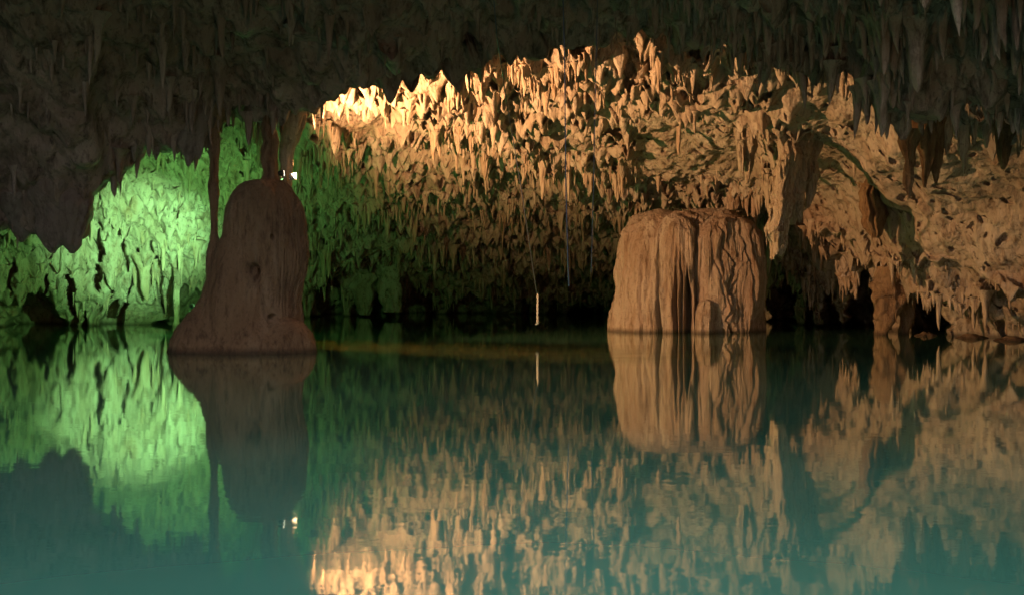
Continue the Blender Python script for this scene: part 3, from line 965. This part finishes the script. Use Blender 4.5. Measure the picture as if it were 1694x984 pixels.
# the orange flowstone block standing in the water
DB = 28.6
kb = DB / F
def zb(y): return CAMH + (HY - y) * kb
def ellb(px, dy, pairs, asp=0.9):
    return ((px - 1142) * kb, dy, prof([(zb(y), r_ * kb) for y, r_ in pairs]), asp)
LB = [ellb(1088, -0.1, [(350, 3), (352, 22), (358, 38), (368, 50), (385, 61), (430, 68), (470, 70), (520, 73), (552, 75), (620, 76)], 0.85),
      ellb(1184, 0.0, [(344, 3), (347, 26), (354, 42), (366, 56), (390, 72), (430, 84), (480, 88), (540, 90), (620, 90)], 0.8),
      ellb(1142, -0.1, [(349, 3), (352, 40), (358, 60), (375, 74), (400, 84), (460, 92), (540, 96), (620, 96)], 0.62),
      ellb(1075, -0.55, [(372, 3), (382, 22), (400, 34), (450, 40), (540, 44), (620, 44)], 0.9),
      ellb(1110, -0.95, [(358, 3), (366, 22), (385, 32), (420, 34), (540, 36), (620, 36)], 0.8),
      ellb(1170, -0.85, [(360, 3), (370, 24), (400, 36), (450, 38), (540, 40), (620, 40)], 0.8),
      ellb(1215, -0.75, [(362, 3), (374, 24), (400, 34), (450, 38), (540, 40), (620, 40)], 0.8),
      ellb(1152, -1.45, [(494, 2), (498, 8), (505, 12), (520, 15), (545, 17), (600, 17)], 0.8)]
CR = [(1091, 396, 560, 2.2, 0.34), (1092, 455, 560, 3.6, 0.75), (1118, 425, 560, 2.6, 0.7), (1138, 440, 560, 5.5, 0.8), (1065, 505, 560, 2.0, 0.3), (1079, 525, 560, 3.0, 0.4), (1150, 390, 520, 1.6, 0.12), (1128, 420, 540, 2, 0.25), (1062, 420, 450, 1.4, 0.1)]
def dispB(X, Y, Z, TH):
    a = TH
    d = 0.30 * fbm(X * 0.8, Y * 0.8, Z * 0.55, 3, 141) + 0.14 * fbm(X * 2.6, Y * 2.6, Z * 0.22, 3, 143) + 0.07 * fbm(X * 3.5, Y * 3.5, Z * 1.6, 4, 151) + 0.035 * fbm(X * 15, Y * 15, Z * 0.5, 2, 153) + 0.06 * fbm(X * 8, Y * 8, Z * 0.35, 3, 145)
    px = CX + X / Y * F; py = HY - (Z - CAMH) / Y * F
    front = np.sin(TH) < 0
    for (hx, y0, y1, wd, dp) in CR:
        wv = wd * sstep(y0 - 4, y0 + 70, py) + 0.3
        d -= front * dp * np.exp(-np.abs((px + 1.5 * vnoise(Z * 2, Z * 0, Z * 0, int(hx)) - hx) / wv) ** 3) * sstep(y0 - 6, y0 + 12, py)
    # wandering root-like grooves on the right half
    for (pts_, dp) in (([(365, 1185), (385, 1192), (410, 1198), (440, 1212), (460, 1207), (480, 1205), (510, 1205), (530, 1198), (548, 1208)], 0.16),
                       ([(430, 1180), (460, 1188), (490, 1194), (520, 1196)], 0.12), ([(380, 1228), (420, 1234), (450, 1240), (480, 1245), (510, 1252)], 0.2),
                       ([(400, 1232), (432, 1226), (434, 1216), (450, 1210)], 0.12), ([(465, 1215), (490, 1200), (520, 1207), (548, 1204)], 0.14), ([(350, 1152), (380, 1152), (420, 1148), (460, 1146)], 0.14)):
        ys_, xs_ = zip(*sorted(pts_))
        cxp = np.interp(py, ys_, xs_) + 2.5 * vnoise(Z * 5, Z * 0, Z * 0, int(xs_[0]))
        inn = (py > ys_[0]) & (py < ys_[-1]) & front
        d -= inn * dp * 0.8 * np.exp(-((px - cxp) / 1.7) ** 2) * 0.75
        d += inn * dp * 0.22 * np.exp(-((px - cxp - 5) / 3.5) ** 2)
    # thin horizontal high-water rings
    d += 0.02 * np.sin(Z * 26 + 2 * vnoise(X * 0.7, Y * 0.7, Z * 0, 149)) * (Z < 1.1) * (Z > 0.15) * vnoise(TH * 4, Z * 6, Z * 0, 7)
    return d
zs = np.concatenate([np.linspace(-0.6, zb(372), 300), np.linspace(zb(372), zb(344.2), 90)[1:]])
# finer angles at the front
th_front = 900
V = lobes_mesh(zs, LB, th_front, dispB, (1142 - CX) * kb, DB + 0.15)
tf = sstep(zb(400), zb(352), V[..., 2])
V[..., 2] += tf * (0.22 * fbm(V[..., 0] * 1.1, V[..., 1] * 1.1, V[..., 0] * 0, 3, 161) + 0.07 * fbm(V[..., 0] * 4, V[..., 1] * 4, V[..., 0] * 0, 3, 163) - 0.03)
tag(mesh_from('flowstone_block', V, grid_quads(len(zs), th_front, True), M_FLOW), 'massive orange flowstone block with deep vertical clefts standing in the water', 'flowstone')

# big hanging cluster in front of the block's right shoulder
fused('stalactite', [
    dict(name=None, pts=[(1302, 150, 23.5, 24), (1300, 200, 23.5, 19), (1300, 235, 23.5, 17), (1304, 260, 23.4, 18), (1300, 300, 23.4, 15), (1295, 345, 23.4, 17), (1290, 380, 23.4, 16), (1288, 410, 23.4, 12), (1287, 424, 23.4, 10)], seed=51, flute=0.14, rag=0.12, nr=150, nseg=72),
    dict(name=None, pts=[(1322, 150, 23.7, 24), (1322, 220, 23.7, 20), (1322, 260, 23.7, 15), (1320, 300, 23.7, 13), (1317, 330, 23.7, 11), (1314, 352, 23.7, 8), (1313, 372, 23.7, 4)], seed=52, flute=0.2, nr=120, nseg=72),
    dict(name=None, pts=[(1344, 170, 23.9, 16), (1346, 225, 23.8, 14), (1344, 270, 23.8, 11), (1340, 310, 23.8, 7), (1336, 345, 23.8, 3)], seed=53, flute=0.2, nr=100),
    dict(name=None, pts=[(1275, 160, 23.6, 30), (1272, 190, 23.6, 20), (1273, 215, 23.6, 12), (1272, 240, 23.6, 5)], seed=54, flute=0.2, nr=60),
    dict(name=None, pts=[(1335, 150, 23.1, 20), (1334, 175, 23.1, 14), (1335, 205, 23.1, 11), (1333, 232, 23.1, 7)], seed=55, flute=0.2, nr=60)],
    M_DRIP2, frill=34, label='huge fused stalactite with a blunt broken tip hanging beside the flowstone block', cat='stalactite')
fused('stalactite', [
    dict(name=None, pts=[(1222, 150, 24.7, 20), (1222, 190, 24.7, 10), (1224, 230, 24.7, 7), (1226, 262, 24.6, 6), (1227, 285, 24.6, 3)], seed=56, flute=0.15, nr=70),
    dict(name=None, pts=[(1240, 160, 24.7, 18), (1240, 200, 24.7, 10), (1240, 240, 24.7, 9), (1238, 275, 24.7, 7), (1236, 305, 24.7, 3)], seed=57, flute=0.15, nr=70),
    dict(name=None, pts=[(1206, 150, 24.9, 14), (1204, 185, 24.9, 7), (1203, 215, 24.9, 3)], seed=58, flute=0.15, nr=50)],
    M_DRIP2, 'bundle of three slim cream stalactites left of the huge fused stalactite', 'stalactite', frill=8, fl=(0.12, 0.35), fr_=(0.03, 0.06))
fused('stalactite', [dict(name=None, pts=[(1445, 296, 25.1, 8), (1441, 318, 24.9, 14), (1442, 345, 24.9, 16), (1444, 368, 24.9, 14), (1449, 388, 24.9, 7), (1450, 394, 24.9, 3)], seed=59, flute=0.28, nr=70),
                     dict(name=None, pts=[(1440, 290, 25.9, 20), (1444, 310, 25.4, 15), (1446, 330, 25.1, 10)], seed=60, nr=30)],
      M_RUST, 'stubby rust brown stalactite on the bare pitted slope in the shadow of its neighbours', 'stalactite', frill=8, fl=(0.15, 0.35), fr_=(0.03, 0.05))
# hanging group under the right lip
fused('stalactite', [dict(name=None, pts=[(1507, 215, 18.6, 18), (1504, 250, 18.6, 10), (1504, 280, 18.6, 9), (1504, 305, 18.6, 6), (1504, 329, 18.6, 1.5)], seed=61, flute=0.15, nr=70)],
      M_RUST, 'long pointed orange stalactite at the left end of the right hand fringe', 'stalactite')
RG = [(1530, 170, 312, 14, 'fluted rusty stalactite second in the right hand fringe beside the long pointed one', M_RUST),
      (1548, 165, 305, 12, 'fluted brown stalactite in the middle left of the right hand fringe', M_RUST),
      (1566, 160, 258, 9, 'short brown stalactite between fluted ones in the right hand fringe', M_DRIP),
      (1595, 165, 288, 9, 'thin dripping tan stalactite with a drawn out tip in the right hand fringe', M_DRIP),
      (1612, 165, 240, 8, 'short tan stalactite right of the drawn out tip in the right hand fringe', M_DRIP),
      (1632, 160, 246, 9, 'tan stalactite near the right end of the right hand fringe', M_DRIP),
      (1660, 170, 282, 13, 'knobbly brown stalactite nearest the right edge of the photo', M_RUST)]
for x, y0, y1, wd, lb, mt in RG:
    lofted('stalactite', [(x, y0 - 10, 19.0, wd * 1.8), (x + 1, y0 + (y1 - y0) * 0.35, 18.9, wd * 1.15), (x, y0 + (y1 - y0) * 0.7, 18.9, wd * 0.75), (x, y1, 18.9, 1.2)], mt, seed=int(x), flute=0.22, label=lb, cat='stalactite', nr=60)
fused('rock_curtain', [dict(name=None, pts=[(1492, 60, 17.2, 36), (1492, 130, 17.1, 28), (1492, 180, 17.1, 22), (1493, 212, 17.1, 14), (1494, 232, 17.1, 4)], seed=64, flute=0.1, asp=0.7),
                       dict(name=None, pts=[(1535, 60, 17.2, 32), (1535, 130, 17.1, 24), (1534, 170, 17.1, 17), (1531, 205, 17.1, 7)], seed=65, flute=0.1, asp=0.7)],
      M_RDRIP, 'smooth grey rock curtain with two tips hanging before the right hand slope', 'rock curtain')
fused('rock_curtain', [dict(name=None, pts=[(1448, 50, 17.8, 34), (1448, 100, 17.7, 24), (1446, 140, 17.7, 16), (1450, 172, 17.7, 5)], seed=66, flute=0.1, asp=0.7)],
      M_RDRIP, 'single tipped grey rock curtain left of the two tipped one at upper right', 'rock curtain')
# stumpy flowstone feet at the right bank
fused('flowstone_mass', [
    dict(name=None, pts=[(1478, 440, 26.4, 26), (1474, 470, 26.4, 30), (1468, 500, 26.3, 26), (1462, 525, 26.3, 18), (1456, 548, 26.3, 10), (1455, 575, 26.3, 8)], seed=71, flute=0.12, nr=80),
    dict(name=None, pts=[(1490, 440, 26.6, 22), (1490, 480, 26.6, 24), (1494, 505, 26.6, 16), (1498, 530, 26.6, 10), (1496, 556, 26.6, 8), (1496, 575, 26.6, 8)], seed=72, flute=0.12, nr=80)],
    M_DFLOW, 'brown two legged flowstone mass standing in the water right of the block', 'flowstone', frill=6, fl=(0.2, 0.45), fr_=(0.04, 0.07))
# dim pillars far back
PB = [(575, 430, 530, 11, 45, 'pale green pillar reaching the water between two dark openings'), (604, 410, 521, 20, 44, 'olive tapering pillar whose tip just meets the water behind the stalagmite'),
      (652, 430, 516, 20, 43, 'blunt olive pillar hanging short of the water at the rear'), (508, 440, 530, 9, 42, 'green pillar seen against the right flank of the tall stalagmite')]
for x, y0, y1, wd, dd, lb in PB:
    end = 0.35 if y1 > 520 else 0.75
    lofted('stalactite', [(x, y0 - 60, dd + 2.5, wd * 1.2), (x, y0 + 10, dd, wd * 0.95), (x, (y0 + y1) / 2 + 10, dd, wd), (x, y1 - 12, dd, wd * (0.8 if end > 0.5 else 0.55)), (x, y1, dd, wd * end)], M_WALL, seed=int(x), flute=0.15, label=lb, cat='stalactite', nr=70)
# pale green pillars before the left openings
for x, y0, y1, wd, dd, lb in [(292, 440, 560, 6, 31.5, 'thin green pillar standing in the dark opening left of the tall stalagmite')]:
    lofted('column', [(x, y0 - 60, dd + 3, wd * 1.2), (x, y0 + 40, dd, wd * 0.8), (x, y1 - 20, dd, wd * 0.7), (x, y1, dd, wd)], M_WALL, seed=int(x), flute=0.15, label=lb, cat='column', nr=70)

# low rocks along the right bank
for i, (x, y, dd, wd, lb) in enumerate([(1530, 552, 25.6, 20, 'low dark rock at the foot of the ramp on the right bank'), (1605, 556, 24.4, 30, 'flat brown rock in the water below the right hand slope'), (1672, 560, 23.2, 30, 'flat brown rock in the water nearest the right edge')]):
    V, Q = drip_mesh(40, 24, 300 + i, flute=0.15, bend=0)
    g_ = np.linspace(0, 1, 24)
    th = np.linspace(0, 2 * np.pi, 40, endpoint=False)
    TH, G = np.meshgrid(th, g_)
    R = wd * dd / F * np.sqrt(np.clip(1 - (G * 0.98) ** 2.5, 0.0005, 1)) * (1 + 0.55 * fbm(np.cos(TH) * 1.8, np.sin(TH) * 1.8, G * 2.5, 3, 310 + i))
    p0 = at(x, y, dd)
    VV = np.stack([p0.x + R * np.cos(TH), p0.y + R * np.sin(TH) * 0.8, -0.12 + G * 0.19 + 0.05 * vnoise(TH * 3, G * 4, G, 7)], -1)
    tag(mesh_from('rock', VV, grid_quads(24, 40, True), M_DFLOW), lb, 'rock')


# ------------------------------------------------------------------ lamp fixtures
def cyl_mesh(p0, p1, r0, r1, n=20, caps=True):
    p0, p1 = Vector(p0), Vector(p1)
    ax = (p1 - p0).normalized()
    u = ax.orthogonal().normalized(); v = ax.cross(u)
    vs = []
    for p, r_ in ((p0, r0), (p1, r1)):
        for i in range(n):
            a = 2 * math.pi * i / n
            vs.append(tuple(p + u * math.cos(a) * r_ + v * math.sin(a) * r_))
    fs = [(i, (i + 1) % n, n + (i + 1) % n, n + i) for i in range(n)]
    if caps:
        fs += [tuple(range(n))[::-1], tuple(range(n, 2 * n))]
    return vs, fs


def part(name, pieces, mat, parent, smooth=False):
    V, Fc, off = [], [], 0
    for vs, fs in pieces:
        V += vs; Fc += [tuple(i + off for i in f_) for f_ in fs]; off += len(vs)
    me = bpy.data.meshes.new(name)
    me.from_pydata([tuple(Vector(v) - parent.location) for v in V], [], Fc)
    me.materials.append(mat)
    if smooth:
        me.polygons.foreach_set('use_smooth', [True] * len(me.polygons))
    o = bpy.data.objects.new(name, me)
    COL.objects.link(o)
    o.parent = parent
    return o


def fixture(loc, aim, s, lens, label, add_blocker=False):
    loc = Vector(loc)
    root = empty('spotlight_fixture', loc - Vector((0, 0, 0.16 * s)), label, 'spotlight')
    a = (Vector(aim) - loc).normalized()
    side = a.cross(Vector((0, 0, 1))).normalized()
    part('housing', [cyl_mesh(loc - a * 0.10 * s, loc + a * 0.03 * s, 0.065 * s, 0.08 * s), cyl_mesh(loc - a * 0.13 * s, loc - a * 0.10 * s, 0.03 * s, 0.065 * s), cyl_mesh(loc + a * 0.03 * s, loc + a * 0.06 * s, 0.09 * s, 0.09 * s, caps=False)], M_BLACK, root)
    part('lens', [cyl_mesh(loc + a * 0.032 * s, loc + a * 0.04 * s, 0.072 * s, 0.072 * s)], lens, root)
    b0 = loc - Vector((0, 0, 0.15 * s))
    part('bracket', [cyl_mesh(b0 + side * 0.1 * s, loc + side * 0.1 * s, 0.008 * s, 0.008 * s, 8), cyl_mesh(b0 - side * 0.1 * s, loc - side * 0.1 * s, 0.008 * s, 0.008 * s, 8),
                     cyl_mesh(b0 - side * 0.1 * s, b0 + side * 0.1 * s, 0.012 * s, 0.012 * s, 8)], M_STEEL, root)
    if add_blocker:  # added curved blocker that keeps the beam off the low rear wall
        V, Fc = [], []
        azs = np.radians(np.linspace(57, 122, 14))
        for r0_ in (0.15, 0.156):
            for z_ in (-0.13, 0.002):
                for a_ in azs:
                    V.append((LL.x + r0_ * math.cos(a_), LL.y + r0_ * math.sin(a_), LL.z + z_))
        n_ = len(azs)
        for i in range(n_ - 1):
            Fc += [(i, i + 1, n_ + i + 1, n_ + i), (2 * n_ + i, 3 * n_ + i, 3 * n_ + i + 1, 2 * n_ + i + 1), (n_ + i, n_ + i + 1, 3 * n_ + i + 1, 3 * n_ + i), (i, 2 * n_ + i, 2 * n_ + i + 1, i + 1)]
        part('added_light_blocker', [(V, Fc)], M_BLACK, root)
    return root


LL = LAMP + Vector((0.12, 0.06, 0.02))
fixture(LAMP - Vector((0.05, 0.0, 0)), at(1330, 240, 27), 0.8, M_LENS, 'small black spotlight perched behind the head of the tall stalagmite', True)
fixture(GL - Vector((0.12, 0.1, 0.05)), at(215, 392, 31.5), 0.8, M_GLENS, 'small green floodlight hidden low behind the tall stalagmite')


# ------------------------------------------------------------------ cables and chain
def tube(name, pts, r_, mat, parent=None):
    cu = bpy.data.curves.new(name, 'CURVE')
    cu.dimensions = '3D'
    sp_ = cu.splines.new('POLY')
    sp_.points.add(len(pts) - 1)
    for i, p in enumerate(pts):
        sp_.points[i].co = (*p, 1)
    cu.bevel_depth = r_
    cu.bevel_resolution = 2
    tmp = bpy.data.objects.new(name, cu)
    COL.objects.link(tmp)
    dg = bpy.context.evaluated_depsgraph_get()
    me = bpy.data.meshes.new_from_object(tmp.evaluated_get(dg))
    bpy.data.objects.remove(tmp)
    me.materials.clear(); me.materials.append(mat)
    o = bpy.data.objects.new(name, me)
    COL.objects.link(o)
    if parent:
        o.parent = parent
        me.transform(__import__('mathutils').Matrix.Translation(-parent.location))
    return o


def poly(ps, n=30, d=None):
    a = np.array([tuple(at(*p)) for p in ps])
    s0 = np.linspace(0, 1, len(ps)); s = np.linspace(0, 1, n)
    return [tuple(np.interp(t, s0, a[:, j]) for j in range(3)) for t in s]


c1 = tube('cable', poly([(930, -60, 15.5), (934, 100, 15.5), (936, 300, 15.5), (939, 420, 15.5), (941, 474, 15.5)]), 0.009, M_BLUE)
tag(c1, 'thin dark blue cable hanging straight down left of centre right', 'cable')
c1['label'] = 'dark blue cable hanging nearest the middle of the cave, longest of the three'
c2 = tube('cable', poly([(990, -60, 15.5), (986, 100, 15.5), (982, 300, 15.5), (978, 450, 15.5)]), 0.0065, M_CABLE)
tag(c2, 'hair thin black cable just right of the dark blue cable', 'cable')
top_c = at(812, -60, 16)
rootc = empty('hanging_chain', top_c, 'slanting black cable ending in a short pale chain over the water', 'chain')
tube('cable', poly([(812, -60, 16), (822, 60, 17), (838, 170, 18.5), (852, 250, 20), (862, 310, 21), (874, 390, 22.4), (888, 486, 24)], 60), 0.009, M_CABLE, rootc)
pa, pb = at(889.5, 486, 24), at(889, 535, 24)
pieces = []
nl = 15
for i in range(nl):
    c0 = pa.lerp(pb, (i + 0.5) / nl)
    L_ = (pa - pb).length / nl * 0.72
    ang = math.radians(45 + 90 * (i % 2) + 20)
    u = Vector((math.cos(ang), math.sin(ang), 0)); zv = Vector((0, 0, 1))
    NN, MM = 14, 6
    vs, fs = [], []
    for a_ in range(NN):
        t = 2 * math.pi * a_ / NN
        cpt = c0 + u * math.cos(t) * 0.020 + zv * math.sin(t) * L_
        rad_ = (u * math.cos(t) + zv * math.sin(t)).normalized()
        nrm = u.cross(zv)
        for b_ in range(MM):
            q_ = 2 * math.pi * b_ / MM
            vs.append(tuple(cpt + rad_ * math.cos(q_) * 0.008 + nrm * math.sin(q_) * 0.008))
    for a_ in range(NN):
        for b_ in range(MM):
            fs.append((a_ * MM + b_, ((a_ + 1) % NN) * MM + b_, ((a_ + 1) % NN) * MM + (b_ + 1) % MM, a_ * MM + (b_ + 1) % MM))
    pieces.append((vs, fs))
part('chain_links', pieces, M_CHAIN, rootc, True)
hk = pb + Vector((0, 0, 0.0))
part('hook', [cyl_mesh(hk, hk - Vector((0.05, 0, 0.02)), 0.02, 0.02, 10), cyl_mesh(hk + Vector((0.0, 0, 0.03)), hk + Vector((0.03, 0, 0)), 0.015, 0.015, 10)], M_STEEL, rootc)
